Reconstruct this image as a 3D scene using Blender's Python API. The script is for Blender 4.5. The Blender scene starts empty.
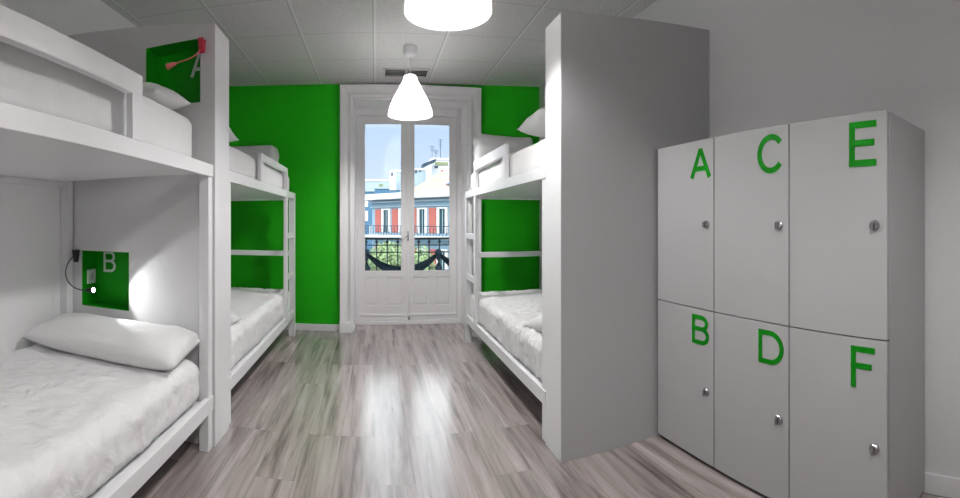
import bpy, bmesh, math, random
from mathutils import Vector, Matrix, noise
from math import pi, sin, cos, tan, radians as R

C = bpy.context.scene.collection
random.seed(7)

# ------------------------------------------------------------------ materials
def new_mat(name):
    m = bpy.data.materials.new(name); m.use_nodes = True
    nt = m.node_tree
    return m, nt, nt.nodes['Principled BSDF']

def mat(name, col, rough=0.5, metal=0.0, bump=0.0, bscale=60.0, var=0.0, spec=0.5, emit=None, estr=0.0, coat=0.0):
    m, nt, b = new_mat(name)
    b.inputs['Base Color'].default_value = (*col, 1)
    b.inputs['Roughness'].default_value = rough
    b.inputs['Metallic'].default_value = metal
    b.inputs['Specular IOR Level'].default_value = spec
    b.inputs['Coat Weight'].default_value = coat
    tc = nt.nodes.new('ShaderNodeTexCoord')
    n = nt.nodes.new('ShaderNodeTexNoise'); n.inputs['Scale'].default_value = bscale
    n.inputs['Detail'].default_value = 4
    nt.links.new(tc.outputs['Object'], n.inputs['Vector'])
    if var > 0:
        mx = nt.nodes.new('ShaderNodeMix'); mx.data_type = 'RGBA'
        mx.inputs['A'].default_value = (*[c * (1 - var) for c in col], 1)
        mx.inputs['B'].default_value = (*[min(1, c * (1 + var)) for c in col], 1)
        nt.links.new(n.outputs['Fac'], mx.inputs['Factor'])
        nt.links.new(mx.outputs['Result'], b.inputs['Base Color'])
    if bump > 0:
        bp = nt.nodes.new('ShaderNodeBump'); bp.inputs['Strength'].default_value = bump
        bp.inputs['Distance'].default_value = 0.01
        nt.links.new(n.outputs['Fac'], bp.inputs['Height'])
        nt.links.new(bp.outputs['Normal'], b.inputs['Normal'])
    if emit:
        b.inputs['Emission Color'].default_value = (*emit, 1)
        b.inputs['Emission Strength'].default_value = estr
    return m

M = {}
M['white_paint'] = mat('white_paint', (.76, .76, .775), .32, bump=.04, bscale=40, var=.02)
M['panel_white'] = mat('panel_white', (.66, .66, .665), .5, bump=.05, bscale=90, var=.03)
M['panel_dimmed'] = mat('panel_dimmed', (.45, .45, .46), .6, bump=.05, bscale=90, var=.03)  # darker copy of panel_white, dimmer light on the right put into the colour
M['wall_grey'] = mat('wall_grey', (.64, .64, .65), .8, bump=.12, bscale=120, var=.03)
M['wall_white'] = mat('wall_white', (.80, .80, .805), .8, bump=.12, bscale=120, var=.03)
M['wall_green'] = mat('wall_green', (.007, .315, .0005), .7, bump=.1, bscale=120, var=.06, spec=.2)
M['niche_green'] = mat('niche_green', (.002, .27, .001), .55, bump=.05, bscale=80, var=.05, spec=.25)
M['letter_green'] = mat('letter_green', (.001, .20, .003), .6, spec=.15)
M['letter_white'] = mat('letter_white', (.75, .80, .76), .5)
M['door_white'] = mat('door_white', (.80, .79, .80), .38, bump=.06, bscale=30, var=.03)
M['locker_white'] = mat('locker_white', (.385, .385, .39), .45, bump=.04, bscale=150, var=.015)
M['gap_dark'] = mat('gap_dark', (.02, .02, .022), .8)
M['base_white'] = mat('base_white', (.68, .68, .69), .4)
M['chrome'] = mat('chrome', (.45, .45, .46), .25, metal=1.0, bump=.05)
M['black_plastic'] = mat('black_plastic', (.012, .012, .013), .35)
M['red_plastic'] = mat('red_plastic', (.45, .015, .04), .35)
M['pink_plastic'] = mat('pink_plastic', (.85, .16, .18), .4)
M['socket_white'] = mat('socket_white', (.75, .78, .75), .4)
M['iron'] = mat('iron', (.010, .022, .035), .45, bump=.1)
M['navy_cloth'] = mat('navy_cloth', (.008, .030, .055), .8, bump=.3, bscale=60)
M['stone'] = mat('stone', (.45, .44, .42), .8, bump=.3, bscale=20, var=.1)
M['vent_grey'] = mat('vent_grey', (.50, .50, .50), .45)
M['vent_dark'] = mat('vent_dark', (.05, .05, .05), .7)
M['ext_white'] = mat('ext_white', (.80, .80, .78), .8, var=.05, bscale=3)
M['ext_blue'] = mat('ext_blue', (.30, .44, .54), .8, var=.12, bscale=2)
M['ext_slate'] = mat('ext_slate', (.10, .22, .34), .7, var=.2, bscale=1.5)
M['ext_palegrey'] = mat('ext_palegrey', (.46, .55, .58), .8, var=.12, bscale=1)
M['ext_red'] = mat('ext_red', (.52, .15, .12), .8, var=.2, bscale=4)
M['ext_glass'] = mat('ext_glass', (.02, .07, .09), .15)
M['ext_dark'] = mat('ext_dark', (.03, .06, .10), .6)
M['ext_olive'] = mat('ext_olive', (.30, .33, .18), .8, var=.2, bscale=2)
M['ext_tile'] = mat('ext_tile', (.52, .34, .27), .85, var=.35, bscale=2.2, bump=.4)
M['leaf'] = mat('leaf', (.34, .46, .22), .7, var=.4, bscale=1.5)
M['bark'] = mat('bark', (.10, .08, .06), .9, bump=.4)
M['asphalt'] = mat('asphalt', (.16, .17, .18), .9, var=.1)

def fabric(name, col, weave=900, soft=.25, fine=.06):
    m, nt, b = new_mat(name)
    b.inputs['Base Color'].default_value = (*col, 1)
    b.inputs['Roughness'].default_value = .9
    b.inputs['Specular IOR Level'].default_value = .2
    b.inputs['Sheen Weight'].default_value = .15
    tc = nt.nodes.new('ShaderNodeTexCoord')
    n1 = nt.nodes.new('ShaderNodeTexNoise'); n1.inputs['Scale'].default_value = 9; n1.inputs['Detail'].default_value = 6
    n1.inputs['Distortion'].default_value = .6
    n2 = nt.nodes.new('ShaderNodeTexNoise'); n2.inputs['Scale'].default_value = weave
    nt.links.new(tc.outputs['Object'], n1.inputs['Vector']); nt.links.new(tc.outputs['Object'], n2.inputs['Vector'])
    b1 = nt.nodes.new('ShaderNodeBump'); b1.inputs['Strength'].default_value = soft; b1.inputs['Distance'].default_value = .03
    b2 = nt.nodes.new('ShaderNodeBump'); b2.inputs['Strength'].default_value = fine; b2.inputs['Distance'].default_value = .002
    nt.links.new(n1.outputs['Fac'], b1.inputs['Height']); nt.links.new(n2.outputs['Fac'], b2.inputs['Height'])
    nt.links.new(b1.outputs['Normal'], b2.inputs['Normal']); nt.links.new(b2.outputs['Normal'], b.inputs['Normal'])
    return m
M['sheet'] = fabric('sheet_white', (.74, .74, .745), soft=.8)
M['sheet_smooth'] = fabric('sheet_smooth', (.78, .78, .785), soft=.12)
M['pillow'] = fabric('pillow_white', (.74, .74, .74), soft=.2)
M['duvet'] = fabric('duvet_grey', (.60, .60, .61), soft=.2)

def floor_mat():
    m, nt, b = new_mat('laminate_planks')
    L = nt.links; N = nt.nodes.new
    tc = N('ShaderNodeTexCoord'); sp = N('ShaderNodeSeparateXYZ'); cb = N('ShaderNodeCombineXYZ')
    L.new(tc.outputs['Object'], sp.inputs[0]); L.new(sp.outputs['Y'], cb.inputs['X']); L.new(sp.outputs['X'], cb.inputs['Y'])
    br = N('ShaderNodeTexBrick')
    br.inputs['Scale'].default_value = 1.0
    br.inputs['Brick Width'].default_value = 1.28; br.inputs['Row Height'].default_value = .19
    br.inputs['Mortar Size'].default_value = .0009; br.inputs['Mortar Smooth'].default_value = .2
    br.offset = .37; br.offset_frequency = 3
    br.inputs['Color1'].default_value = (.0, .0, .0, 1); br.inputs['Color2'].default_value = (1, 1, 1, 1)
    br.inputs['Mortar'].default_value = (.3, .3, .3, 1); br.inputs['Bias'].default_value = 0
    L.new(cb.outputs[0], br.inputs['Vector'])
    # grain, shifted for every plank
    ad = N('ShaderNodeVectorMath'); ad.operation = 'MULTIPLY_ADD'
    L.new(br.outputs['Color'], ad.inputs[0]); ad.inputs[1].default_value = (7, 13, 5); L.new(cb.outputs[0], ad.inputs[2])
    mp = N('ShaderNodeMapping'); mp.inputs['Scale'].default_value = (.7, 10, 1)
    L.new(ad.outputs[0], mp.inputs['Vector'])
    g1 = N('ShaderNodeTexNoise'); g1.inputs['Scale'].default_value = 1.6; g1.inputs['Detail'].default_value = 8
    g1.inputs['Roughness'].default_value = .65; g1.inputs['Distortion'].default_value = .35
    L.new(mp.outputs[0], g1.inputs['Vector'])
    cr = N('ShaderNodeValToRGB'); e = cr.color_ramp.elements
    e[0].position = .30; e[0].color = (.10, .078, .074, 1)
    e[1].position = .72; e[1].color = (.47, .42, .41, 1)
    k = cr.color_ramp.elements.new(.5); k.color = (.315, .272, .262, 1)
    L.new(g1.outputs['Fac'], cr.inputs['Fac'])
    mx = N('ShaderNodeMix'); mx.data_type = 'RGBA'; mx.blend_type = 'MULTIPLY'
    mr = N('ShaderNodeMapRange'); mr.inputs['To Min'].default_value = .78; mr.inputs['To Max'].default_value = 1.18
    L.new(br.outputs['Color'], mr.inputs['Value'])
    L.new(cr.outputs['Color'], mx.inputs['A']); L.new(mr.outputs[0], mx.inputs['B']); mx.inputs['Factor'].default_value = 1
    m2 = N('ShaderNodeMix'); m2.data_type = 'RGBA'
    L.new(br.outputs['Fac'], m2.inputs['Factor']); L.new(mx.outputs['Result'], m2.inputs['A']); m2.inputs['B'].default_value = (.16, .135, .13, 1)
    L.new(m2.outputs['Result'], b.inputs['Base Color'])
    b.inputs['Roughness'].default_value = .24
    b.inputs['Specular IOR Level'].default_value = .5
    b.inputs['Coat Weight'].default_value = .45; b.inputs['Coat IOR'].default_value = 1.6; b.inputs['Coat Roughness'].default_value = .17
    bp = N('ShaderNodeBump'); bp.inputs['Strength'].default_value = .08; bp.inputs['Distance'].default_value = .002
    L.new(g1.outputs['Fac'], bp.inputs['Height']); L.new(bp.outputs['Normal'], b.inputs['Normal'])
    return m
M['floor'] = floor_mat()

def ceiling_mat():
    m, nt, b = new_mat('ceiling_tiles')
    L = nt.links; N = nt.nodes.new
    tc = N('ShaderNodeTexCoord'); sp = N('ShaderNodeSeparateXYZ'); L.new(tc.outputs['Object'], sp.inputs[0])
    def line(axis, off, w):
        a = N('ShaderNodeMath'); a.operation = 'ADD'; L.new(sp.outputs[axis], a.inputs[0]); a.inputs[1].default_value = off + 60
        p = N('ShaderNodeMath'); p.operation = 'PINGPONG'; L.new(a.outputs[0], p.inputs[0]); p.inputs[1].default_value = .3
        c = N('ShaderNodeMath'); c.operation = 'LESS_THAN'; L.new(p.outputs[0], c.inputs[0]); c.inputs[1].default_value = w
        return c
    lx = line('X', 0, .010); ly = line('Y', -3.06, .0035); lx2 = line('X', .015, .004)
    n = N('ShaderNodeTexNoise'); n.inputs['Scale'].default_value = 140; n.inputs['Detail'].default_value = 3
    L.new(tc.outputs['Object'], n.inputs['Vector'])
    n2 = N('ShaderNodeTexNoise'); n2.inputs['Scale'].default_value = 30; n2.inputs['Detail'].default_value = 3
    L.new(tc.outputs['Object'], n2.inputs['Vector'])
    cr = N('ShaderNodeValToRGB'); e = cr.color_ramp.elements
    e[0].position = .32; e[0].color = (.49, .48, .485, 1); e[1].position = .62; e[1].color = (.67, .66, .665, 1)
    L.new(n.outputs['Fac'], cr.inputs['Fac'])
    last = cr.outputs['Color']
    for fac, col in ((ly, (.36, .36, .36, 1)), (lx2, (.38, .38, .38, 1)), (lx, (.68, .68, .68, 1))):
        mx = N('ShaderNodeMix'); mx.data_type = 'RGBA'
        L.new(fac.outputs[0], mx.inputs['Factor']); L.new(last, mx.inputs['A']); mx.inputs['B'].default_value = col
        last = mx.outputs['Result']
    L.new(last, b.inputs['Base Color']); b.inputs['Roughness'].default_value = .9
    bp = N('ShaderNodeBump'); bp.inputs['Strength'].default_value = .3; bp.inputs['Distance'].default_value = .003
    L.new(n2.outputs['Fac'], bp.inputs['Height']); L.new(bp.outputs['Normal'], b.inputs['Normal'])
    return m
M['ceiling'] = ceiling_mat()

def glass_mat():
    m = bpy.data.materials.new('window_glass'); m.use_nodes = True
    nt = m.node_tree; nt.nodes.clear(); N = nt.nodes.new; L = nt.links
    o = N('ShaderNodeOutputMaterial'); t = N('ShaderNodeBsdfTransparent'); g = N('ShaderNodeBsdfGlossy')
    g.inputs['Roughness'].default_value = .01; t.inputs['Color'].default_value = (.97, .985, .98, 1)
    f = N('ShaderNodeFresnel'); f.inputs['IOR'].default_value = 1.3
    mx = N('ShaderNodeMixShader'); L.new(f.outputs[0], mx.inputs[0]); L.new(t.outputs[0], mx.inputs[1]); L.new(g.outputs[0], mx.inputs[2])
    L.new(mx.outputs[0], o.inputs[0]); return m
M['glass'] = glass_mat()

def shade_mat():
    m = bpy.data.materials.new('lamp_shade_white'); m.use_nodes = True
    nt = m.node_tree; nt.nodes.clear(); N = nt.nodes.new; L = nt.links
    o = N('ShaderNodeOutputMaterial'); d = N('ShaderNodeBsdfDiffuse'); t = N('ShaderNodeBsdfTranslucent')
    d.inputs['Color'].default_value = (.92, .92, .92, 1); t.inputs['Color'].default_value = (.9, .9, .9, 1)
    mx = N('ShaderNodeMixShader'); mx.inputs[0].default_value = .75
    L.new(d.outputs[0], mx.inputs[1]); L.new(t.outputs[0], mx.inputs[2]); L.new(mx.outputs[0], o.inputs[0]); return m
M['shade'] = shade_mat()
M['bulb'] = mat('bulb_glow', (1, 1, 1), .5, emit=(1, .97, .94), estr=14)
M['led'] = mat('led_glow', (1, 1, 1), .5, emit=(.85, .93, 1), estr=30)

# ------------------------------------------------------------------ mesh helpers
def obj(name, bm, material, parent=None, smooth=False):
    me = bpy.data.meshes.new(name); bmesh.ops.recalc_face_normals(bm, faces=bm.faces)
    bm.to_mesh(me); bm.free()
    me.materials.append(M[material] if isinstance(material, str) else material)
    if smooth:
        for p in me.polygons: p.use_smooth = True
    o = bpy.data.objects.new(name, me); C.objects.link(o)
    if parent is not None: o.parent = parent
    return o

def empty(name, loc=(0, 0, 0), rz=0.0):
    o = bpy.data.objects.new(name, None); C.objects.link(o); o.location = loc; o.rotation_euler = (0, 0, rz)
    o.empty_display_size = .1
    return o

def tag(o, label=None, cat=None, group=None, kind=None):
    if label: o['label'] = label
    if cat: o['category'] = cat
    if group: o['group'] = group
    if kind: o['kind'] = kind
    return o

def box(bm, x0, x1, y0, y1, z0, z1, bev=0.0, seg=2):
    x0, x1 = min(x0, x1), max(x0, x1); y0, y1 = min(y0, y1), max(y0, y1); z0, z1 = min(z0, z1), max(z0, z1)
    r = bmesh.ops.create_cube(bm, size=1.0)
    vs = r['verts']
    for v in vs:
        v.co = Vector(((x0 + x1) / 2 + v.co.x * (x1 - x0), (y0 + y1) / 2 + v.co.y * (y1 - y0), (z0 + z1) / 2 + v.co.z * (z1 - z0)))
    if bev > 0:
        es = list({e for v in vs for e in v.link_edges})
        bmesh.ops.bevel(bm, geom=es, offset=bev, segments=seg, profile=.5, affect='EDGES')
    return bm

def boxes(lst, bev=0.0):
    bm = bmesh.new()
    for b in lst: box(bm, *b, bev=bev)
    return bm

def prism(bm, pts, axis, a, b):
    """closed outline pts (2D) extruded along axis from a to b"""
    def P(p, t):
        if axis == 'x': return (t, p[0], p[1])
        if axis == 'y': return (p[0], t, p[1])
        return (p[0], p[1], t)
    v0 = [bm.verts.new(P(p, a)) for p in pts]; v1 = [bm.verts.new(P(p, b)) for p in pts]
    n = len(pts)
    bm.faces.new(v0); bm.faces.new(list(reversed(v1)))
    for i in range(n): bm.faces.new([v0[i], v0[(i + 1) % n], v1[(i + 1) % n], v1[i]])
    return bm

def lathe(bm, prof, cx=0, cy=0, n=48, cap=False):
    rings = []
    for r, z in prof:
        rings.append([bm.verts.new((cx + r * cos(2 * pi * i / n), cy + r * sin(2 * pi * i / n), z)) for i in range(n)])
    for a, b in zip(rings, rings[1:]):
        for i in range(n): bm.faces.new([a[i], a[(i + 1) % n], b[(i + 1) % n], b[i]])
    if cap:
        bm.faces.new(list(reversed(rings[0]))); bm.faces.new(rings[-1])
    return bm

def tube(bm, pts, rad, n=8):
    pts = [Vector(p) for p in pts]
    rads = rad if isinstance(rad, (list, tuple)) else [rad] * len(pts)
    rings = []
    up = Vector((0, 0, 1))
    for i, p in enumerate(pts):
        d = (pts[min(i + 1, len(pts) - 1)] - pts[max(i - 1, 0)]).normalized()
        s = d.cross(up)
        if s.length < 1e-3: s = d.cross(Vector((1, 0, 0)))
        s.normalize(); t = s.cross(d).normalized()
        rings.append([bm.verts.new(p + (s * cos(2 * pi * k / n) + t * sin(2 * pi * k / n)) * rads[i]) for k in range(n)])
    for a, b in zip(rings, rings[1:]):
        for k in range(n): bm.faces.new([a[k], a[(k + 1) % n], b[(k + 1) % n], b[k]])
    bm.faces.new(rings[0]); bm.faces.new(list(reversed(rings[-1])))
    return bm

def bez(p0, p1, p2, p3, n=16):
    p0, p1, p2, p3 = map(Vector, (p0, p1, p2, p3)); out = []
    for i in range(n + 1):
        t = i / n; u = 1 - t
        out.append(p0 * u ** 3 + p1 * 3 * u * u * t + p2 * 3 * u * t * t + p3 * t ** 3)
    return out

def soft_box(x0, x1, y0, y1, z0, z1, r, res, disp):
    """rounded, evenly subdivided box; disp(p, n) gives the push along the normal"""
    bm = bmesh.new()
    nx, ny, nz = [max(2, int(round(d / res))) for d in (x1 - x0, y1 - y0, z1 - z0)]
    c = Vector(((x0 + x1) / 2, (y0 + y1) / 2, (z0 + z1) / 2)); h = Vector(((x1 - x0) / 2, (y1 - y0) / 2, (z1 - z0) / 2))
    cache = {}
    def V(i, j, k):
        key = (i, j, k)
        if key in cache: return cache[key]
        p = Vector((x0 + (x1 - x0) * i / nx, y0 + (y1 - y0) * j / ny, z0 + (z1 - z0) * k / nz)) - c
        q = Vector([max(-(h[a] - r), min(h[a] - r, p[a])) for a in range(3)])
        d = p - q
        nrm = d.normalized() if d.length > 1e-6 else Vector((0, 0, 1))
        w = c + q + nrm * r if d.length > 1e-6 else c + p
        w = w + nrm * disp(w, nrm)
        cache[key] = bm.verts.new(w); return cache[key]
    def quad(a, b, c_, d): bm.faces.new([V(*a), V(*b), V(*c_), V(*d)])
    for i in range(nx):
        for j in range(ny):
            for k in (0, nz): quad((i, j, k), (i + 1, j, k), (i + 1, j + 1, k), (i, j + 1, k))
    for i in range(nx):
        for k in range(nz):
            for j in (0, ny): quad((i, j, k), (i + 1, j, k), (i + 1, j, k + 1), (i, j, k + 1))
    for j in range(ny):
        for k in range(nz):
            for i in (0, nx): quad((i, j, k), (i, j + 1, k), (i, j + 1, k + 1), (i, j, k + 1))
    return bm

def ridge(p, s, seed=0):
    return 1 - abs(noise.noise(Vector((p.x * s[0] + seed, p.y * s[1] + seed * 2.3, p.z * s[2])))) * 2

def pillow_bm(lx, ly, th, seed=0, nu=34, nv=24):
    """pillow centred at the origin: long axis x, width y"""
    bm = bmesh.new(); top = {}; bot = {}
    for i in range(nu + 1):
        for j in range(nv + 1):
            u = -1 + 2 * i / nu; v = -1 + 2 * j / nv
            pin = 1 - .05 * (1 - v * v) * abs(u) ** 3; piv = 1 - .07 * (1 - u * u) * abs(v) ** 3
            x = u * lx / 2 * pin; y = v * ly / 2 * piv
            f = ((1 - abs(u) ** 6) ** .5) * ((1 - abs(v) ** 2.6) ** .6)
            w = .010 * (noise.noise(Vector((x * 7 + seed, y * 9, seed))) + .5 * noise.noise(Vector((x * 17, y * 20 + seed, 3)))) * min(1, f * 3)
            edge = i in (0, nu) or j in (0, nv)
            top[i, j] = bm.verts.new((x, y, th / 2 * f + w))
            bot[i, j] = top[i, j] if edge else bm.verts.new((x, y, -th / 2 * f * .8 + w * .3))
    for i in range(nu):
        for j in range(nv):
            bm.faces.new([top[i, j], top[i + 1, j], top[i + 1, j + 1], top[i, j + 1]])
            q = [bot[i, j], bot[i, j + 1], bot[i + 1, j + 1], bot[i + 1, j]]
            try: bm.faces.new(q)
            except ValueError: pass
    return bm

def place(o, loc, rot):
    o.location = loc; o.rotation_euler = rot; return o

def letter(name, ch, size, mtl, parent, mw, depth=.002, sx=1.0, w=.148):
    """block letter drawn with strokes; size = height, sx = width, w = stroke / height"""
    k = w * size; W = sx - k; H = size - k
    def arc(cx, cy, rx, ry, a0, a1, n=20): return [(cx + rx * cos(R(a0 + (a1 - a0) * i / n)), cy + ry * sin(R(a0 + (a1 - a0) * i / n))) for i in range(n + 1)]
    S = {'A': [[(0, 0), (W / 2, H)], [(W / 2, H), (W, 0)], [(W * .17, H * .32), (W * .83, H * .32)]],
         'E': [[(0, 0), (0, H)], [(0, H), (W, H)], [(0, H * .52), (W * .92, H * .52)], [(0, 0), (W, 0)]],
         'F': [[(0, -k / 2), (0, H)], [(0, H), (W, H)], [(0, H * .50), (W * .85, H * .50)]],
         'C': [arc(W / 2, H / 2, W / 2, H / 2, 38, 322, 40)],
         'D': [[(0, 0), (0, H)], [(0, H), (W * .45, H)] + arc(W * .45, H / 2, W * .55, H / 2, 90, -90, 28) + [(0, 0)]],
         'B': [[(0, 0), (0, H)], [(0, H), (W * .55, H)] + arc(W * .55, H * .77, W * .38, H * .23, 90, -90, 18) + [(0, H * .54)],
               [(0, H * .54), (W * .58, H * .54)] + arc(W * .58, H * .27, W * .42, H * .27, 90, -90, 18) + [(0, 0)]]}[ch]
    bm = bmesh.new()
    for si, pl in enumerate(S):
        dp = depth + .0005 * si
        P = [Vector((x - W / 2, y - H / 2, 0)) for x, y in pl]
        d0 = (P[1] - P[0]).normalized(); d1 = (P[-1] - P[-2]).normalized()
        if ch in 'EFDB': P[0] -= d0 * k / 2; P[-1] += d1 * k / 2 if ch in 'EF' and len(P) == 2 and d1.y > .5 else Vector((0, 0, 0))
        rows = []
        for i, p in enumerate(P):
            a = (P[i] - P[max(i - 1, 0)]); b = (P[min(i + 1, len(P) - 1)] - P[i])
            d = (a.normalized() + b.normalized()).normalized(); nn = Vector((-d.y, d.x, 0)) * k / 2
            rows.append([bm.verts.new(mw @ (p + nn + Vector((0, 0, z)))) for z in (0, dp)] + [bm.verts.new(mw @ (p - nn + Vector((0, 0, z)))) for z in (dp, 0)])
        for a, b in zip(rows, rows[1:]):
            for q in range(4): bm.faces.new([a[q], a[(q + 1) % 4], b[(q + 1) % 4], b[q]])
        bm.faces.new(rows[0]); bm.faces.new(list(reversed(rows[-1])))
    return obj(name, bm, mtl, parent)

# ------------------------------------------------------------------ room
XL, XR, YB, YF, ZC = -1.87, 1.92, 5.02, -2.6, 2.76
def ceil_z(x): return ZC + .020 * x * x
def struct(name, bm, m, parent=None, smooth=False):
    o = obj(name, bm, m, parent, smooth)
    if parent is None: o['kind'] = 'structure'
    return o

struct('floor', boxes([(XL - .2, XR + .2, YF - .2, 5.47, -.12, 0)]), 'floor')
bm = bmesh.new()
n = 24; xs = [XL - .2 + (XR - XL + .4) * i / n for i in range(n + 1)]
pts = [(x, ceil_z(x)) for x in xs] + [(xs[-1], 3.1), (xs[0], 3.1)]
prism(bm, pts, 'y', YF - .2, YB + .02)
struct('ceiling', bm, 'ceiling')
struct('wall_left', boxes([(XL - .2, XL, YF - .2, YB + .02, 0, 2.95)]), 'wall_white')
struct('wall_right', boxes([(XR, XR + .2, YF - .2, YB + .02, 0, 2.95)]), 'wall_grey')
struct('wall_front', boxes([(XL, XR, YF - .2, YF, 0, 2.9)]), 'wall_white')
OX0, OX1, OZ = -.25, 1.055, 2.60      # opening of the french door
struct('wall_back', boxes([(XL, OX0, YB, YB + .46, 0, 2.95), (OX1, XR, YB, YB + .46, 0, 2.95), (OX0, OX1, YB, YB + .46, OZ, 2.95)]), 'wall_green')
# reveal lining
struct('trim_1', boxes([(OX0, OX0 + .018, YB - .01, YB + .40, .0, OZ), (OX1 - .018, OX1, YB - .01, YB + .40, .0, OZ), (OX0, OX1, YB - .01, YB + .40, OZ - .018, OZ)], .003), 'door_white')
# moulded casing, profile swept round the opening
def casing():
    bm = bmesh.new()
    prof = [(0, 0), (0, .05), (.018, .062), (.03, .062), (.036, .045), (.055, .04), (.085, .048), (.10, .06), (.118, .07), (.137, .07), (.137, 0)]
    def ring(corner):
        out = []
        for a, d in prof:
            if corner == 0: p = (OX0 - a, YB - d, 0)
            if corner == 1: p = (OX0 - a, YB - d, OZ + a)
            if corner == 2: p = (OX1 + a, YB - d, OZ + a)
            if corner == 3: p = (OX1 + a, YB - d, 0)
            out.append(bm.verts.new(p))
        return out
    rs = [ring(k) for k in range(4)]
    for a, b in zip(rs, rs[1:]):
        for i in range(len(prof) - 1): bm.faces.new([a[i], a[i + 1], b[i + 1], b[i]])
    bm.faces.new(rs[0]); bm.faces.new(rs[3])
    for x0, x1 in ((OX0 - .142, OX0 + .003), (OX1 - .003, OX1 + .142)): box(bm, x0, x1, YB - .083, YB, 0, .115, .004)
    return bm
struct('trim_2', casing(), 'door_white')
# baseboards
struct('baseboard_back', boxes([(XL, OX0 - .15, YB - .014, YB, 0, .075), (OX1 + .15, XR, YB - .014, YB, 0, .075)], .003), 'base_white')
struct('baseboard_left', boxes([(XL, XL + .014, YF, YB, 0, .09)], .003), 'base_white')
struct('baseboard_right', boxes([(XR - .014, XR, YF, YB, 0, .09)], .003), 'base_white')

# french door
YD = 5.37
door = tag(empty('door_1', (.40, YD, 0)), kind='structure')
def dpart(name, bm, m, parent=door, smooth=False):
    for v in bm.verts: v.co -= Vector((.40, YD, 0))
    return obj(name, bm, m, parent, smooth)
dpart('door_frame', boxes([(OX0 + .016, -.205, YD - .03, YD + .06, 0, OZ - .016), (.985, OX1 - .016, YD - .03, YD + .06, 0, OZ - .016),
                           (-.205, .985, YD - .03, YD + .06, 2.49, OZ - .016), (-.205, .985, YD - .035, YD + .06, 0, .045)], .004), 'door_white')
def leaf(x0, x1, px0, px1):
    bm = boxes([(x0, px0, YD - .01, YD + .03, .05, 2.485), (px1, x1, YD - .01, YD + .03, .05, 2.485),
                (px0, px1, YD - .01, YD + .03, 2.40, 2.485), (px0, px1, YD - .01, YD + .03, .565, .625),
                (px0, px1, YD - .01, YD + .03, .05, .225)], .003)
    xm = (px0 + px1) / 2
    box(bm, xm - .045, xm + .045, YD - .01, YD + .03, .22, .57, .003)
    box(bm, px0, px1, YD + .008, YD + .022, .22, .57)
    for a, b in ((px0, xm - .045), (xm + .045, px1)): box(bm, a + .018, b - .018, YD - .002, YD + .012, .242, .548, .006)
    # glazing bead and kick moulding
    for q in ((px0, px0 + .012, .625, 2.40), (px1 - .012, px1, .625, 2.40)): box(bm, q[0], q[1], YD - .016, YD + .002, q[2], q[3], .003)
    box(bm, px0, px1, YD - .016, YD + .002, .625, .64, .003); box(bm, px0, px1, YD - .016, YD + .002, 2.386, 2.40, .003)
    box(bm, x0 + .01, x1 - .01, YD - .02, YD - .005, .10, .125, .004)
    l = dpart('door_leaf', bm, 'door_white')
    dpart('glass_pane', boxes([(px0 - .004, px1 + .004, YD + .012, YD + .016, .62, 2.404)]), 'glass', l)
    return l
l1 = leaf(-.203, .389, -.131, .323); l2 = leaf(.393, .983, .459, .905)
bm = boxes([(.372, .412, YD - .03, YD - .008, .05, 2.48)], .008); dpart('astragal', bm, 'door_white', l2)
bm = bmesh.new(); box(bm, .383, .401, YD - .04, YD - .028, 1.0, 1.11, .004); tube(bm, [(.392, YD - .04, 1.06), (.392, YD - .075, 1.06), (.40, YD - .085, 1.062), (.36, YD - .085, 1.045)], .006)
tube(bm, bez((.36, YD - .08, 1.045), (.34, YD - .05, 1.0), (.32, YD - .04, 1.0), (.30, YD - .012, 1.03)), .003)
dpart('handle', bm, 'chrome', l2, True)
dpart('floor_bolt', boxes([(.395, .415, YD - .035, YD - .018, .055, .10)], .003), 'chrome', l2)

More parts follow.
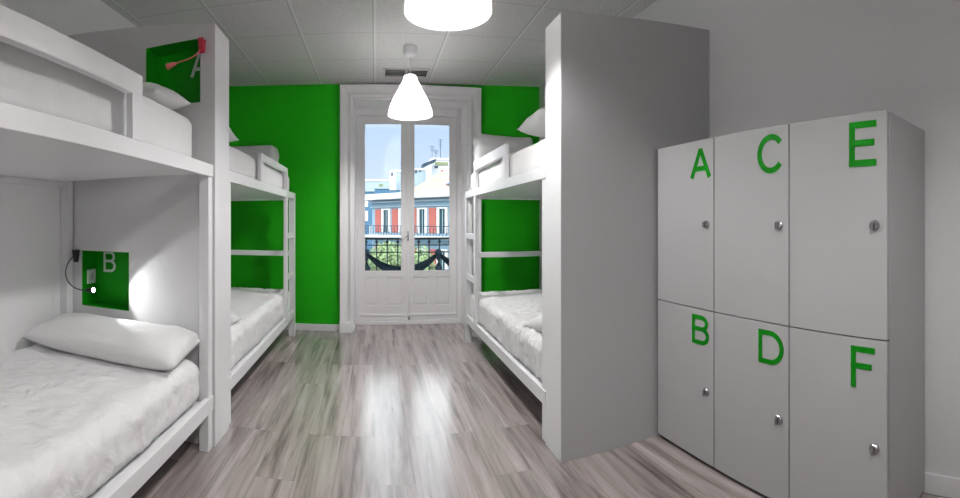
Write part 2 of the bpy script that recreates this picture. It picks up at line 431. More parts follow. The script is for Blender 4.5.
# ------------------------------------------------------------------ partitions
def niche_partition():
    t = tag(empty('partition_wall', (-1.36, 2.41, 0)), 'white partition panel at the head of the nearest bunk with two green niches lettered A and B', 'partition')
    off = Vector((1.36, -2.41, 0))
    Y0, Y1 = 2.289, 2.53; Yn = 2.445; X0, X1 = XL, -.852
    nA = (-1.278, -.936, 1.88, 2.232); nB = (-1.745, -1.393, .69, 1.04)
    def zt(x): return 2.30 + (x - X1) / (X0 - X1) * .145
    bm = bmesh.new()
    # front slab cut around the niches: columns
    cols = [X0, nB[0], nB[1], nA[0], nA[1], X1]
    for a, b in zip(cols, cols[1:]):
        hole = nB if a == nB[0] else (nA if a == nA[0] else None)
        z0 = 0
        if hole:
            box(bm, a, b, Y0, Yn, 0, hole[2]); z0 = hole[3]
        prism(bm, [(a, z0), (b, z0), (b, zt(b)), (a, zt(a))], 'y', Y0, Yn)
    prism(bm, [(X0, 0), (X1, 0), (X1, zt(X1)), (X0, zt(X0))], 'y', Yn, Y1)
    # hair line seam between the facing board and the body on the narrow edge
    for v in bm.verts: v.co += off
    obj('panel', bm, 'panel_white', t)
    bm = boxes([(X1 - .001, X1 + .003, Y0 + .003, Y1 - .003, .0, 2.298)], .002)
    for v in bm.verts: v.co += off
    obj('edge_strip', bm, 'white_paint', t)
    for k, q in enumerate((nA, nB)):
        a, b, c, d = q; e = .004
        bm = boxes([(a, b, Yn - e, Yn, c, d), (a, a + e, Y0 + .002, Yn, c, d), (b - e, b, Y0 + .002, Yn, c, d),
                    (a, b, Y0 + .002, Yn, c, c + e), (a, b, Y0 + .002, Yn, d - e, d)])
        for v in bm.verts: v.co += off
        nn = obj('niche_lining', bm, 'niche_green', t); nn['label'] = 'green lined niche'
        if k == 0:
            mw = Matrix.Translation(Vector((-1.003, Yn - e - .002, 2.142)) + off) @ Matrix.Rotation(R(90), 4, 'X')
            lt = letter('painted_letter', 'A', .155, 'letter_white', nn, mw, .0015, .115, .12); lt['label'] = 'white letter A'
        else:
            mw = Matrix.Translation(Vector((-1.632, Yn - e - .002, .962)) + off) @ Matrix.Rotation(R(90), 4, 'X')
            lt = letter('painted_letter', 'B', .135, 'letter_white', nn, mw, .0015, .095, .12); lt['label'] = 'white letter B'
            bm = boxes([(a + e, a + e + .009, 2.335, 2.425, .82, .912)], .003)
            bm2 = boxes([(a + e + .008, a + e + .011, 2.362, 2.398, .845, .885)], .001)
            for v in bm.verts: v.co += off
            for v in bm2.verts: v.co += off
            so = obj('power_socket', bm, 'socket_white', nn); obj('socket_insert', bm2, 'vent_grey', so)
    return t
part_l = niche_partition()

t = tag(empty('partition_wall', (1.41, 2.2, 0)), 'plain partition panel between the lockers and the right hand bunk', 'partition')
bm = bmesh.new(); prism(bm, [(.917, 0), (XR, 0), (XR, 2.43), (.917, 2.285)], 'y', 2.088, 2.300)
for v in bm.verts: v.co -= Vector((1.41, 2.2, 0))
obj('panel', bm, 'panel_dimmed', t)
bm = boxes([(.914, .918, 2.091, 2.297, 0, 2.283)], .002)
for v in bm.verts: v.co -= Vector((1.41, 2.2, 0))
obj('edge_strip', bm, 'white_paint', t)

# ------------------------------------------------------------------ bunks
def bunk(side, ya, yb, head, label, ladder=True, ztop=1.782):
    """side -1 left wall, +1 right; head = y of the partition side, foot = other end"""
    xf = -.855 if side < 0 else .915         # aisle face
    xw = (XL + .004) if side < 0 else (XR - .004)
    s = -side                                # direction of the aisle
    foot = yb if head == ya else ya
    d = 1 if foot > head else -1             # from head to foot
    t = tag(empty('bunk_bed', ((xf + xw) / 2, (ya + yb) / 2, 0)), label, 'bunk bed')
    off = -Vector(((xf + xw) / 2, (ya + yb) / 2, 0))
    def P(name, lst, bev=.003, m='white_paint', parent=t):
        bm = boxes(lst, bev)
        for v in bm.verts: v.co += off
        return obj(name, bm, m, parent)
    w = .055
    def X(a, b): return (xf - s * a, xf - s * b)       # depth from the aisle face
    # legs
    lg = .06
    for name, yy in (('leg', head + d * .002), ('leg', foot - d * lg)):
        y0, y1 = sorted((yy, yy + d * lg)) if yy == head + d * .002 else sorted((foot, foot - d * lg))
        P('leg', [(*X(.006, .006 + w), y0, y1, 0, 1.53)])
        P('leg', [(xw, xw + s * w, y0, y1, 0, 1.53)])
    # lower bed
    P('side_rail', [(*X(0, .03), ya + .002, yb - .002, .205, .285)])
    P('side_rail', [(xw + s * .001, xw + s * .03, ya + .065, yb - .065, .205, .275)])
    P('bed_base', [(*X(.03, .99), ya + .063, yb - .063, .225, .262)], .001)
    # upper deck
    P('side_rail', [(*X(0, .03), ya + .002, yb - .002, 1.463, 1.53)])
    P('upper_deck', [(*X(.03, .985), ya + .063, yb - .063, 1.478, 1.515)], .001)
    P('ledger', [(xw, xw + s * .025, ya + .06, yb - .06, 1.445, 1.478)], .002)
    # foot end cross rails
    fy0, fy1 = sorted((foot - d * .015, foot - d * .050))
    P('cross_rail', [(*X(.061, .965), fy0, fy1, .858, .912)])
    P('cross_rail', [(*X(.061, .965), fy0, fy1, 1.455, 1.528)])
    P('cross_rail', [(*X(.061, .965), fy0, fy1, .205, .275)])
    # guard frame: top rail and two posts
    ga, gb = head + d * .775, foot - d * .42
    g0, g1 = min(ga, gb), max(ga, gb)
    P('guard_rail', [(*X(0, .03), g0, g1, 1.70, ztop)])
    p0, p1 = sorted((ga, ga + d * .075)); P('guard_post', [(*X(.0005, .0295), p0, p1, 1.53, 1.702)])
    q0, q1 = sorted((gb, gb - d * .06))
    # ladder: near stile carries the guard rail, far stile is beside the foot leg
    P('ladder_stile', [(*X(-.001, .032), q0, q1, .286, 1.702)], .003)
    e0, e1 = sorted((foot - d * .006, foot - d * .07))
    P('ladder_stile', [(*X(-.002, .006), e0, e1, .0, 1.53)], .002)
    r0, r1 = (q1, e0) if d > 0 else (e1, q0)
    for z in (.67, 1.08):
        P('rung', [(*X(.002, .03), r0 - .001, r1 + .001, z - .025, z + .03)], .004)
    return t
bunk(-1, .02, 2.283, 2.283, 'white bunk bed nearest on the left with the green niches at its head')
bunk(-1, 2.536, 4.78, 2.536, 'white bunk bed on the left beyond the niche partition, against the green wall', ztop=1.75)
bunk(1, 2.306, 4.52, 2.306, 'white bunk bed on the right behind the plain partition')

def mattress(x0, x1, y0, y1, z0, z1, m, amp, seed, label, aisle, r=.05, rib=0.0, res=.02):
    def disp(p, n):
        q = Vector((p.x * 5 + seed, p.y * 5, p.z * 5))
        k = noise.noise(q) * .5 + .35 * noise.noise(q * 2.3) + .25 * noise.noise(q * 5)
        a = amp * k + (.0045 * ridge(p, (9, 6, 9), seed) + .003 * ridge(p, (22, 13, 20), seed + 4)) * (1 if m == 'sheet' else .25)
        if rib:
            # puckers that run down over the aisle side of the cover
            f = min(1, max(0, 1 - (abs(p.x - aisle) - .02) / .38))
            ph = p.y * 84 + 5 * noise.noise(Vector((p.y * 3, p.z * 4 + p.x * 4, seed))) + p.x * 10
            a += rib * f * sin(ph) * (.6 + .6 * noise.noise(Vector((p.x * 3, p.y * 4, seed))))
        if n.z < -.5: a = min(a, 0)
        return a
    bm = soft_box(x0, x1, y0, y1, z0, z1, r, res, disp)
    c = Vector(((x0 + x1) / 2, (y0 + y1) / 2, z0))
    for v in bm.verts:
        v.co.z = max(v.co.z, z0); v.co.x = min(max(v.co.x, XL + .006), XR - .006)
        v.co.y = v.co.y if y0 > 2.3 or v.co.y < 2.28 else 2.28
        v.co -= c
    o = obj('mattress', bm, m, None, True); o.location = c
    return tag(o, label, 'mattress')
mattress(-1.855, -.893, .09, 2.20, .264, .50, 'sheet', .012, 3, 'lower mattress of the nearest left bunk, under a white wrinkled cover', -.87, rib=.004, r=.07, res=.014)
mattress(-1.81, -.93, .10, 2.205, 1.518, 1.775, 'sheet_smooth', .006, 9, 'upper mattress of the nearest left bunk, white, behind the guard rail', -.9, r=.06)
mattress(-1.80, -.893, 2.62, 4.70, .264, .508, 'sheet', .010, 13, 'lower mattress of the left bunk beyond the niche partition, white ribbed cover', -.87, rib=.014, r=.06, res=.013)
mattress(-1.79, -.900, 2.62, 4.70, 1.518, 1.722, 'sheet_smooth', .006, 19, 'upper mattress of the left bunk beyond the niche partition', -.87, r=.05)
mattress(.955, 1.85, 2.42, 4.445, .264, .515, 'sheet', .010, 23, 'lower mattress of the right hand bunk, white ribbed cover', .93, rib=.017, r=.06, res=.013)
mattress(.955, 1.84, 2.42, 4.445, 1.518, 1.718, 'sheet_smooth', .006, 29, 'upper mattress of the right hand bunk', .93, r=.05)

def pillow(lx, ly, th, loc, rot, label, seed):
    o = obj('pillow', pillow_bm(lx, ly, th, seed), 'pillow', None, True)
    place(o, loc, rot); return tag(o, label, 'pillow')
pillow(.93, .42, .19, (-1.357, 2.05, .578), (R(6), R(1), R(2)), 'long white pillow on the lower mattress below niche B', 1)
pillow(.82, .42, .15, (-1.375, 2.03, 1.848), (R(4), 0, 0), 'white pillow on the upper mattress below niche A', 5)
pillow(.80, .42, .15, (-1.33, 2.79, 1.845), (R(-15), 0, 0), 'white pillow on the upper mattress of the far left bunk', 8)
pillow(.80, .42, .18, (1.372, 2.79, 1.868), (R(-4), R(2), 0), 'white pillow on the upper mattress of the right hand bunk', 11)
pillow(.80, .44, .15, (1.375, 2.66, .565), (R(-10), 0, 0), 'white pillow on the lower mattress of the right hand bunk', 14)
pillow(.80, .42, .15, (-1.33, 2.83, .565), (R(-8), 0, 0), 'white pillow on the lower mattress of the far left bunk', 17)

def duvet(x0, x1, y0, y1, z0, z1, label, seed):
    def disp(p, n): return .012 * noise.noise(Vector((p.x * 5, p.y * 6, p.z * 7 + seed))) + .004 * sin(p.z * 60) * (1 if abs(n.z) < .5 else 0)
    bm = soft_box(x0, x1, y0, y1, z0, z1, .045, .022, disp); c = Vector(((x0 + x1) / 2, (y0 + y1) / 2, z0))
    for v in bm.verts: v.co.z = max(v.co.z, z0); v.co -= c
    o = obj('folded_duvet', bm, 'duvet', None, True); o.location = c
    return tag(o, label, 'duvet')
duvet(-1.52, -1.0, 4.36, 4.64, 1.730, 1.995, 'folded grey white duvet at the foot of the left upper bunk', 2)
duvet(.975, 1.56, 4.22, 4.43, 1.728, 2.075, 'folded grey white duvet at the foot of the right upper bunk', 6)

# ------------------------------------------------------------------ clip lamps
def clip_lamp(clip, head, mid1, mid2, m, mh, label, s=1, lit=None, edge=0):
    t = tag(empty('clip_lamp', clip), label, 'lamp'); c = Vector(clip)
    bm = bmesh.new()
    for a, yo in ((.22, -.014), (-.22, .010)):
        b2 = bmesh.new(); box(b2, -.016, .016, -.005, .005, -.05, .03, .003)
        mt = Matrix.Translation(Vector((0, yo, 0))) @ Matrix.Rotation(R(edge), 4, 'Z') @ Matrix.Rotation(a, 4, 'X')
        b2.transform(mt); me = bpy.data.meshes.new('tmp'); b2.to_mesh(me); b2.free(); bm.from_mesh(me); bpy.data.meshes.remove(me)
    tube(bm, [(-.014, -.002, .0), (.014, -.002, .0)], .009)
    obj('clip', bm, m, t, False)
    bm = bmesh.new(); tube(bm, [p - c for p in bez(clip, mid1, mid2, head, 22)], .0035)
    obj('flexible_neck', bm, mh if m == 'red_plastic' else m, t, True)
    h = Vector(head) - c; d = (Vector(head) - Vector(mid2)).normalized()
    bm = bmesh.new(); tube(bm, [h - d * .012, h, h + d * .02, h + d * .04, h + d * .046], [.006, .010, .014, .019, .018], 16)
    hd = obj('lamp_head', bm, mh, t, True)
    if lit:
        bm = bmesh.new(); tube(bm, [h + d * .046, h + d * .05], .013, 16); obj('led_lens', bm, 'led', hd)
        li = bpy.data.lights.new('led_spot', 'SPOT'); li.energy = lit; li.spot_size = R(84); li.spot_blend = .3; li.shadow_soft_size = .012
        lo = bpy.data.objects.new('led_spot', li); C.objects.link(lo); lo.location = Vector(head) + d * .056
        lo.rotation_euler = Vector((1, .25, -.12)).to_track_quat('-Z', 'Y').to_euler()
    return t
clip_lamp((-1.765, 2.255, 1.015), (-1.58, 2.12, .82), (-1.86, 2.20, .94), (-1.76, 2.12, .80), 'black_plastic', 'black_plastic',
          'black clip lamp with a lit head at the left edge of niche B', lit=5)
clip_lamp((-.915, 2.262, 2.185), (-1.062, 2.22, 2.085), (-.925, 2.235, 2.10), (-.98, 2.225, 2.105), 'red_plastic', 'pink_plastic',
          'red and pink clip lamp at the right edge of niche A')

# ------------------------------------------------------------------ lockers
LX0, LX1 = 1.50, XR - .016
spec = [(2.066, 1.602, 'A', 'B', 'white locker column with green letters A and B, next to the partition'),
        (1.598, 1.144, 'C', 'D', 'white locker column with green letters C and D, middle of the three'),
        (1.140, .692, 'E', 'F', 'white locker column with green letters E and F, nearest of the three')]
for y1, y0, ca, cb_, lab in spec:
    t = tag(empty('locker', ((LX0 + LX1) / 2, (y0 + y1) / 2, 0)), lab, 'locker', 'lettered lockers')
    off = -Vector(((LX0 + LX1) / 2, (y0 + y1) / 2, 0))
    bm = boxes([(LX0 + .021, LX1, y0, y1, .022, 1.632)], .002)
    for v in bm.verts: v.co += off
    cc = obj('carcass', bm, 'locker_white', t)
    bm = boxes([(LX0 + .035, LX1 - .02, y0 + .02, y1 - .02, 0, .024)])
    for v in bm.verts: v.co += off
    obj('plinth', bm, 'gap_dark', t)
    bm = boxes([(LX0 + .0175, LX0 + .0215, y0 + .002, y1 - .002, .03, 1.628)])
    for v in bm.verts: v.co += off
    obj('door_gap', bm, 'gap_dark', t)
    for z0, z1, ch, zl, zk in ((.785, 1.634, ca, 1.516, 1.208), (.024, .780, cb_, .677, .378)):
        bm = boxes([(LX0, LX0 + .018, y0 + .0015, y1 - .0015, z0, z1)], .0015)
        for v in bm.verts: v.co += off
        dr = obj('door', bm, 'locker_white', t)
        yl = y0 + .096; w = {'A': .155, 'B': .125, 'C': .15, 'D': .137, 'E': .125, 'F': .110}[ch]
        mw = Matrix.Translation(Vector((LX0 - .001, yl, zl)) + off) @ Matrix.Rotation(R(-90), 4, 'Z') @ Matrix.Rotation(R(90), 4, 'X')
        lt = letter('painted_letter', ch, .170 if z0 > .5 else .147, 'letter_green', dr, mw, .0015, w * 1.03)
        lt['label'] = 'green letter ' + ch
        bm = bmesh.new(); yk = y0 + .052
        tube(bm, [(LX0 + .002, yk, zk), (LX0 - .006, yk, zk), (LX0 - .010, yk, zk), (LX0 - .012, yk, zk)], [.021, .020, .016, .008], 20)
        box(bm, LX0 - .026, LX0 - .008, yk - .004, yk + .004, zk - .014, zk + .014, .002)
        for v in bm.verts: v.co += off
        lk = obj('cam_lock', bm, 'chrome', dr, False); lk['label'] = 'chrome cam lock'

# ------------------------------------------------------------------ pendants, vent
def pendant(x, y, label, power):
    t = tag(empty('pendant_lamp', (x, y, ceil_z(x))), label, 'lamp', 'white bell pendant lamps')
    zo = -ceil_z(x)
    prof = [(.020, 2.512), (.050, 2.508), (.060, 2.495), (.066, 2.465), (.090, 2.42), (.122, 2.36), (.155, 2.30), (.180, 2.24), (.194, 2.19), (.197, 2.158)]
    inner = [(r - .004, z - .003 if z > 2.49 else z) for r, z in reversed(prof)]
    bm = bmesh.new(); lathe(bm, [(r, z + zo) for r, z in prof + inner], n=64)
    obj('lamp_shade', bm, 'shade', t, True)
    bm = bmesh.new(); lathe(bm, [(.001, zo + ceil_z(x) - .085), (.035, -.083), (.056, -.068), (.060, -.04), (.060, -.001)], n=32)
    obj('ceiling_rose', bm, 'white_paint', t, True)
    bm = bmesh.new(); tube(bm, [(0, 0, -.08), (0, 0, 2.52 + zo)], .003); obj('cord', bm, 'white_paint', t, True)
    bm = bmesh.new(); lathe(bm, [(.001, 2.53 + zo), (.021, 2.53 + zo), (.021, 2.47 + zo), (.016, 2.45 + zo), (.001, 2.45 + zo)], n=20)
    obj('bulb_socket', bm, 'socket_white', t, True)
    bm = bmesh.new(); bmesh.ops.create_uvsphere(bm, u_segments=20, v_segments=12, radius=.042)
    for v in bm.verts: v.co += Vector((0, 0, 2.40 + zo))
    obj('bulb', bm, 'bulb', t, True)
    li = bpy.data.lights.new('pendant_light', 'POINT'); li.energy = power; li.shadow_soft_size = .06; li.color = (1, .98, .96)
    lo = bpy.data.objects.new('pendant_light', li); C.objects.link(lo); lo.location = (x, y, 2.26)
    return t
pendant(.31, 3.95, 'white bell shaped pendant lamp hanging before the french door', 54)
pendant(.325, 1.985, 'large white pendant lamp cut by the top of the picture', 54)
pendant(.32, -.05, 'white bell shaped pendant lamp overhead, above the front of the room', 66)

t = tag(empty('ceiling_vent', (.32, 4.62, ceil_z(.32))), 'grey slotted air vent in the ceiling above the french door', 'vent')
obj('vent_frame', boxes([(-.24, .24, -.13, -.105, -.012, -.0), (-.24, .24, .105, .13, -.012, -.0), (-.24, -.215, -.105, .105, -.012, 0), (.215, .24, -.105, .105, -.012, 0), (-.012, .012, -.105, .105, -.012, 0)], .002), 'vent_grey', t)
obj('backing', boxes([(-.22, .22, -.11, .11, -.004, -.001)]), 'vent_dark', t)
for i in range(5):
    y = -.085 + i * .0425
    bm = boxes([(-.215, .215, -.010, .010, -.0012, .0012)]); bm.transform(Matrix.Translation((0, y, -.008)) @ Matrix.Rotation(R(30), 4, 'X'))
    obj('slat', bm, 'vent_grey', t)

# ------------------------------------------------------------------ balcony
BY = 6.0
bs = struct('trim_3', boxes([(-1.2, 2.2, 5.48, 6.12, -.2, -.03)]), 'stone')
t = tag(empty('balcony_railing', (.4, BY, 0)), 'dark iron balcony railing outside the french door', 'railing')
def B(name, bm, m, smooth=False):
    for v in bm.verts: v.co -= Vector((.4, BY, 0))
    return obj(name, bm, m, t, smooth)
B('handrail', boxes([(-1.15, 2.15, BY - .02, BY + .02, .985, 1.015)], .004), 'iron')
B('rail_bar', boxes([(-1.15, 2.15, BY - .008, BY + .008, .905, .92)]), 'iron')
B('rail_bar', boxes([(-1.15, 2.15, BY - .008, BY + .008, .81, .825)]), 'iron')
B('rail_bar', boxes([(-1.15, 2.15, BY - .008, BY + .008, .02, .04)]), 'iron')
i = 0; x = -.115 - .141 * 7
while x < 2.15:
    bm = bmesh.new(); tube(bm, [(x, BY, -.03), (x, BY, .985)], .009, 8)
    bmesh.ops.create_uvsphere(bm, u_segments=10, v_segments=6, radius=.022, matrix=Matrix.Translation((x, BY, .955)))
    B('baluster', bm, 'iron', True); x += .1405
# swags of dark cloth tied to the rail
def swag(xa, xb, label):
    n = 24; bm = bmesh.new(); rows = []
    for i in range(n + 1):
        u = i / n; x = xa + (xb - xa) * u; sag = .24 * 4 * u * (1 - u) ; w = .022 + .05 * (4 * u * (1 - u)) ** .7
        zc = .80 - sag
        rows.append([bm.verts.new((x, BY - .035 - .012 * sin(k / 6 * pi * 3 + u * 6), zc + w * (1 - 2 * k / 6))) for k in range(7)])
    for a, b in zip(rows, rows[1:]):
        for k in range(6): bm.faces.new([a[k], a[k + 1], b[k + 1], b[k]])
    bmesh.ops.solidify(bm, geom=bm.faces[:], thickness=.006)
    c = Vector(((xa + xb) / 2, BY - .03, .6))
    for v in bm.verts: v.co -= c
    o = obj('cloth_swag', bm, 'navy_cloth', None, True); o.location = c
    return tag(o, label, 'garland', 'dark cloth swags tied along the balcony railing')
def knot(x, label):
    bm = bmesh.new(); bmesh.ops.create_uvsphere(bm, u_segments=16, v_segments=10, radius=.048)
    for v in bm.verts: v.co += v.co.normalized() * .012 * noise.noise(v.co * 30)
    tube(bm, [(0, 0, -.02), (0, 0, -.08), (.004, 0, -.2), (-.004, 0, -.32), (0, 0, -.36)], [.03, .03, .05, .042, .02], 12)
    o = obj('cloth_knot', bm, 'navy_cloth', None, True); o.location = (x, BY - .045, .815)
    return tag(o, label, 'garland', 'knots holding the cloth swags on the balcony')
xa, xb = -.112, .845
swag(xa, xb, 'dark cloth swag hanging in the middle between two knots on the railing')
swag(xb, xb + .957, 'dark cloth swag at the right end of the balcony railing')
swag(xa - .957, xa, 'dark cloth swag at the left end of the balcony railing')
knot(xa, 'dark cloth knot seen at the left side of the left door pane')
knot(xb, 'dark cloth knot seen in the right door pane')

# ------------------------------------------------------------------ street
g = struct('floor_street', boxes([(-80, 90, 6.3, 160, -12.2, -12)]), 'asphalt')
def px(xp, yp, Y):
    th = (xp - 375) / 450.0
    return (Y * tan(th), 1.221 + (222 - yp) * Y / cos(th) / 450.0)
# main building across the street: local x runs along the facade
A = tag(empty('apartment_building', (-.3, 48, 0), R(-45)), 'blue grey apartment building with white cornice and red panels across the street', 'building')
z = lambda d: 1.221 + d * .1067
obj('wall', boxes([(0, 22, 0, 14, -12, z(26))]), 'ext_blue', A)
obj('cornice', boxes([(-.9, 22.5, -1.0, 0, z(21.5), z(27)), (-1.0, 0, 0, 14, z(21.5), z(27))], .05), 'ext_white', A)
obj('moulding', boxes([(-.3, 22, -.35, 0, z(18.5), z(20)), (-.2, 22, -.2, 0, z(14), z(14.8))], .03), 'ext_palegrey', A)
for fl in range(3):
    dz = -fl * 3.9
    for k in range(9):
        s0 = .95 + k * 2.4
        obj('red_panel', boxes([(s0 - .42, s0 + .42, -.10, .0, z(-10) + dz, z(12.5) + dz)], .02), 'ext_red', A)
        s1 = s0 + 1.17
        fr = obj('window', boxes([(s1 - .62, s1 - .34, -.18, 0, z(-10) + dz, z(12) + dz), (s1 + .34, s1 + .62, -.18, 0, z(-10) + dz, z(12) + dz),
                         (s1 - .62, s1 + .62, -.18, 0, z(11.5) + dz, z(12.8) + dz)], .02), 'ext_white', A)
        obj('pane', boxes([(s1 - .34, s1 + .34, -.04, 0, z(-10) + dz, z(11.5) + dz)]), 'ext_glass', fr)
        obj('sash_bar', boxes([(s1 - .03, s1 + .03, -.08, -.03, z(-10) + dz, z(11) + dz)]), 'ext_palegrey', fr)
    bal = obj('balcony', boxes([(0, 22, -1.1, 0, z(-15) + dz, z(-12.5) + dz)], .04), 'ext_white', A)
    bm = boxes([(0, 22, -1.08, -1.03, z(-4) + dz, z(-3.3) + dz)])
    for q in range(60): box(bm, .1 + q * .37, .14 + q * .37, -1.07, -1.04, z(-12.5) + dz, z(-3.5) + dz)
    bm2 = bm
    for q in range(30): 
        a = .3 + q * .74
        tube(bm2, [(a + .16 * cos(v * pi / 5), -1.055, z(-8) + dz + .22 * sin(v * pi / 5)) for v in range(11)], .02, 4)
    obj('balcony_rail', bm2, 'ext_dark', bal)
bm = bmesh.new(); prism(bm, [(-.9, z(27)), (6.5, z(27) + 3.2), (14, z(27))], 'x', 5.6, 22)
rf = obj('roof', bm, 'ext_tile', A)
bm = boxes([(9.6, 10.4, .4, 1.6, z(28), z(33))]); prism(bm, [(.2, z(33)), (1.8, z(33)), (1.0, z(36))], 'x', 9.4, 10.6)
obj('dormer', bm, 'ext_slate', A)

def far_box(name, x0, x1, ytop, Y, m, dep, label, cat, ybot=None, parts=()):
    a, zt = px(x0, ytop, Y); b, _ = px(x1, ytop, Y)
    zb = -12 if ybot is None else px(x0, ybot, Y)[1]
    t = tag(empty(name, ((a + b) / 2, Y + dep / 2, 0)), label, cat)
    h = (b - a) / 2
    obj('wall', boxes([(-h, h, -dep / 2, dep / 2, zb, zt)]), m, t)
    obj('parapet', boxes([(-h - .1, h + .1, -dep / 2 - .15, dep / 2 + .1, zt - .25, zt + .12)], .02), 'ext_white' if m != 'ext_slate' else 'ext_palegrey', t)
    for q in parts:
        xa, xb_, ya, yb_, mm, nm = q
        p0, z1 = px(xa, ya, Y); p1, z0 = px(xb_, yb_, Y)
        obj(nm, boxes([(p0 - (a + b) / 2, p1 - (a + b) / 2, -dep / 2 - .12, -dep / 2 + .02, z0, z1)], .01), mm, t)
    return t
far_box('building', 340, 374, 190, 66, 'ext_slate', 12, 'dark slate blue building left of the red panelled building', 'building',
        parts=[(364, 368, 197, 207, 'ext_white', 'window'), (364, 368, 211, 221, 'ext_white', 'window'), (369, 373.5, 225, 236, 'ext_palegrey', 'window')])
far_box('building', 368, 400, 187.5, 79.5, 'ext_slate', 10, 'low slate blue block behind the white cornice', 'building')
far_box('building', 363, 396, 180, 94, 'ext_palegrey', 14, 'pale grey building at the back with roof greenery', 'building',
        parts=[(379, 383, 184, 187.5, 'ext_olive', 'shrub_box')])
far_box('building', 330, 360, 176, 111, 'ext_palegrey', 14, 'pale distant building at the far left of the street view', 'building')
far_box('building', 413, 434, 169, 91, 'ext_palegrey', 12, 'grey stepped building behind the tiled roof', 'building',
        parts=[(415, 417, 170, 173, 'ext_dark', 'window'), (419, 421, 169.5, 172, 'ext_dark', 'window'), (425, 428, 167, 171, 'ext_white', 'window')])
far_box('penthouse', 432, 462, 158.5, 80, 'ext_white', 10, 'white rooftop penthouse with olive blinds under the antennas', 'building',
        parts=[(435, 448, 162, 165.5, 'ext_olive', 'blind'), (434.5, 438, 166, 168, 'ext_dark', 'window'), (441, 446, 170, 175, 'ext_red', 'shutter')])
far_box('chimney', 390, 396, 171, 70, 'ext_white', 2.2, 'tall white chimney stack above the slate blue block', 'chimney', 190,
        parts=[(391.3, 392.8, 172.5, 176, 'ext_dark', 'vent_opening')])
far_box('chimney', 396.2, 401, 170.5, 74, 'ext_palegrey', 2, 'grey chimney beside the tall white one', 'chimney', 190)
a, zt = px(421, 166, 80); b, zt2 = px(434, 161, 80)
bm = bmesh.new(); prism(bm, [(0, 0), (b - a, zt2 - zt), (b - a, zt2 - zt - .35), (0, -.5)], 'y', 0, 2.5)
o = obj('awning', bm, 'ext_dark', None); o.location = (a, 77, zt); tag(o, 'dark sloping awning left of the white penthouse', 'awning')
for xp, y0, nm in ((442, 139, 'tallest rooftop antenna mast on the white penthouse'), (433.5, 146, 'short rooftop antenna left of the tall mast'), (437.5, 150, 'shortest rooftop antenna between the two others')):
    a, zt = px(xp, y0, 79); _, zb = px(xp, 159, 79)
    bm = bmesh.new(); tube(bm, [(0, 0, 0), (0, 0, zt - zb)], .06 if y0 < 140 else .035, 6)
    for q in range(4): tube(bm, [(-.5 + .08 * q, 0, (zt - zb) * (.95 - .12 * q)), (.5 - .08 * q, 0, (zt - zb) * (.95 - .12 * q))], .03, 4)
    o = obj('antenna', bm, 'ext_dark', None); o.location = (a, 81, zb + .35); tag(o, nm, 'antenna')

def tree(xp, yp, Y, rad, h, label, seed):
    x, zc = px(xp, yp, Y); rnd = random.Random(seed)
    t = tag(empty('street_tree', (x, Y, -12)), label, 'tree', 'trees in the street')
    bm = bmesh.new(); tube(bm, [(0, 0, 0), (.1, 0, (zc + 12) * .5), (0, 0, zc + 12)], [.22, .17, .08]); obj('trunk', bm, 'bark', t)
    bm = bmesh.new()
    for _ in range(2600):
        d = Vector((rnd.gauss(0, 1), rnd.gauss(0, 1), rnd.gauss(0, 1))).normalized()
        k = .78 + .35 * noise.noise(d * 2.2 + Vector((seed, 0, 0)))
        p = d * rad * k * rnd.uniform(.6, 1.05); p.z *= h / rad
        p.z += zc + 12
        a = rnd.uniform(.08, .17); u = Vector((rnd.gauss(0, 1), rnd.gauss(0, 1), rnd.gauss(0, 1))).normalized(); w = u.cross(d).normalized()
        bm.faces.new([bm.verts.new(p + u * a), bm.verts.new(p + w * a * .6), bm.verts.new(p - u * a), bm.verts.new(p - w * a * .6)])
    obj('foliage', bm, 'leaf', t)
tree(386, 262, 34, 1.9, 1.9, 'pale green street tree seen through the left door pane', 3)
tree(420, 268, 36, 1.6, 2.0, 'pale green street tree seen through the right door pane', 5)

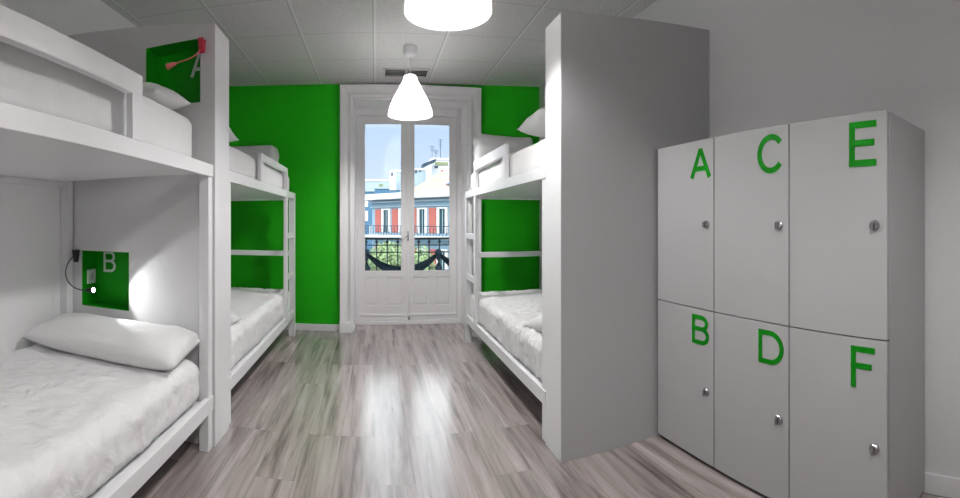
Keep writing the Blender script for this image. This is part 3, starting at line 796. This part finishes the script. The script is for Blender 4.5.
# ------------------------------------------------------------------ sky, sun
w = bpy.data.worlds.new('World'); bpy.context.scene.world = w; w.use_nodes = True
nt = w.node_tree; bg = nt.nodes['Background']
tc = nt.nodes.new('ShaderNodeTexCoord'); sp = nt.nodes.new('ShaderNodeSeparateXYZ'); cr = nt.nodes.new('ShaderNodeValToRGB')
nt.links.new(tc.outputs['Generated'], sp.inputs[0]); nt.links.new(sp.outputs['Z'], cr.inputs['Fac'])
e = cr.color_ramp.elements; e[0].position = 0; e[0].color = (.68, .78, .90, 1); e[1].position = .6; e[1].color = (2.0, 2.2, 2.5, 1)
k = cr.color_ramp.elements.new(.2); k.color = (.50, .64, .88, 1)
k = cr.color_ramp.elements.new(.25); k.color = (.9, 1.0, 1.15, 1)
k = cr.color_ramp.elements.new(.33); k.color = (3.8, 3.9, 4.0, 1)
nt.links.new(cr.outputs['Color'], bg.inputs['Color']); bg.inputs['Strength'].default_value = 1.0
li = bpy.data.lights.new('sun', 'SUN'); li.energy = 1.0; li.angle = R(1); li.color = (1, .96, .9)
lo = bpy.data.objects.new('sun', li); C.objects.link(lo); lo.rotation_euler = Vector((.35, .75, -.75)).to_track_quat('-Z', 'Y').to_euler()

# ------------------------------------------------------------------ camera: level cylindrical panorama, as the photograph
cam = bpy.data.cameras.new('camera'); co = bpy.data.objects.new('camera', cam); C.objects.link(co)
co.location = (0, 0, 1.221); co.rotation_euler = (R(90), 0, 0)
cam.type = 'PANO'
cam.panorama_type = 'CENTRAL_CYLINDRICAL'
F = 450.0
cam.central_cylindrical_range_u_min = -375 / F; cam.central_cylindrical_range_u_max = 585 / F
cam.central_cylindrical_range_v_min = -276 / F; cam.central_cylindrical_range_v_max = 222 / F
cam.central_cylindrical_radius = 1.0
cam.clip_start = .02; cam.clip_end = 500
sc = bpy.context.scene; sc.camera = co
sc.view_settings.view_transform = 'Standard'; sc.view_settings.look = 'None'
sc.view_settings.exposure = 0.32; sc.view_settings.gamma = 1.0; sc.view_settings.use_curve_mapping = False
try:
    sc.cycles.use_denoising = True
    sc.cycles.max_bounces = 12; sc.cycles.diffuse_bounces = 8; sc.cycles.transparent_max_bounces = 12
except Exception: pass
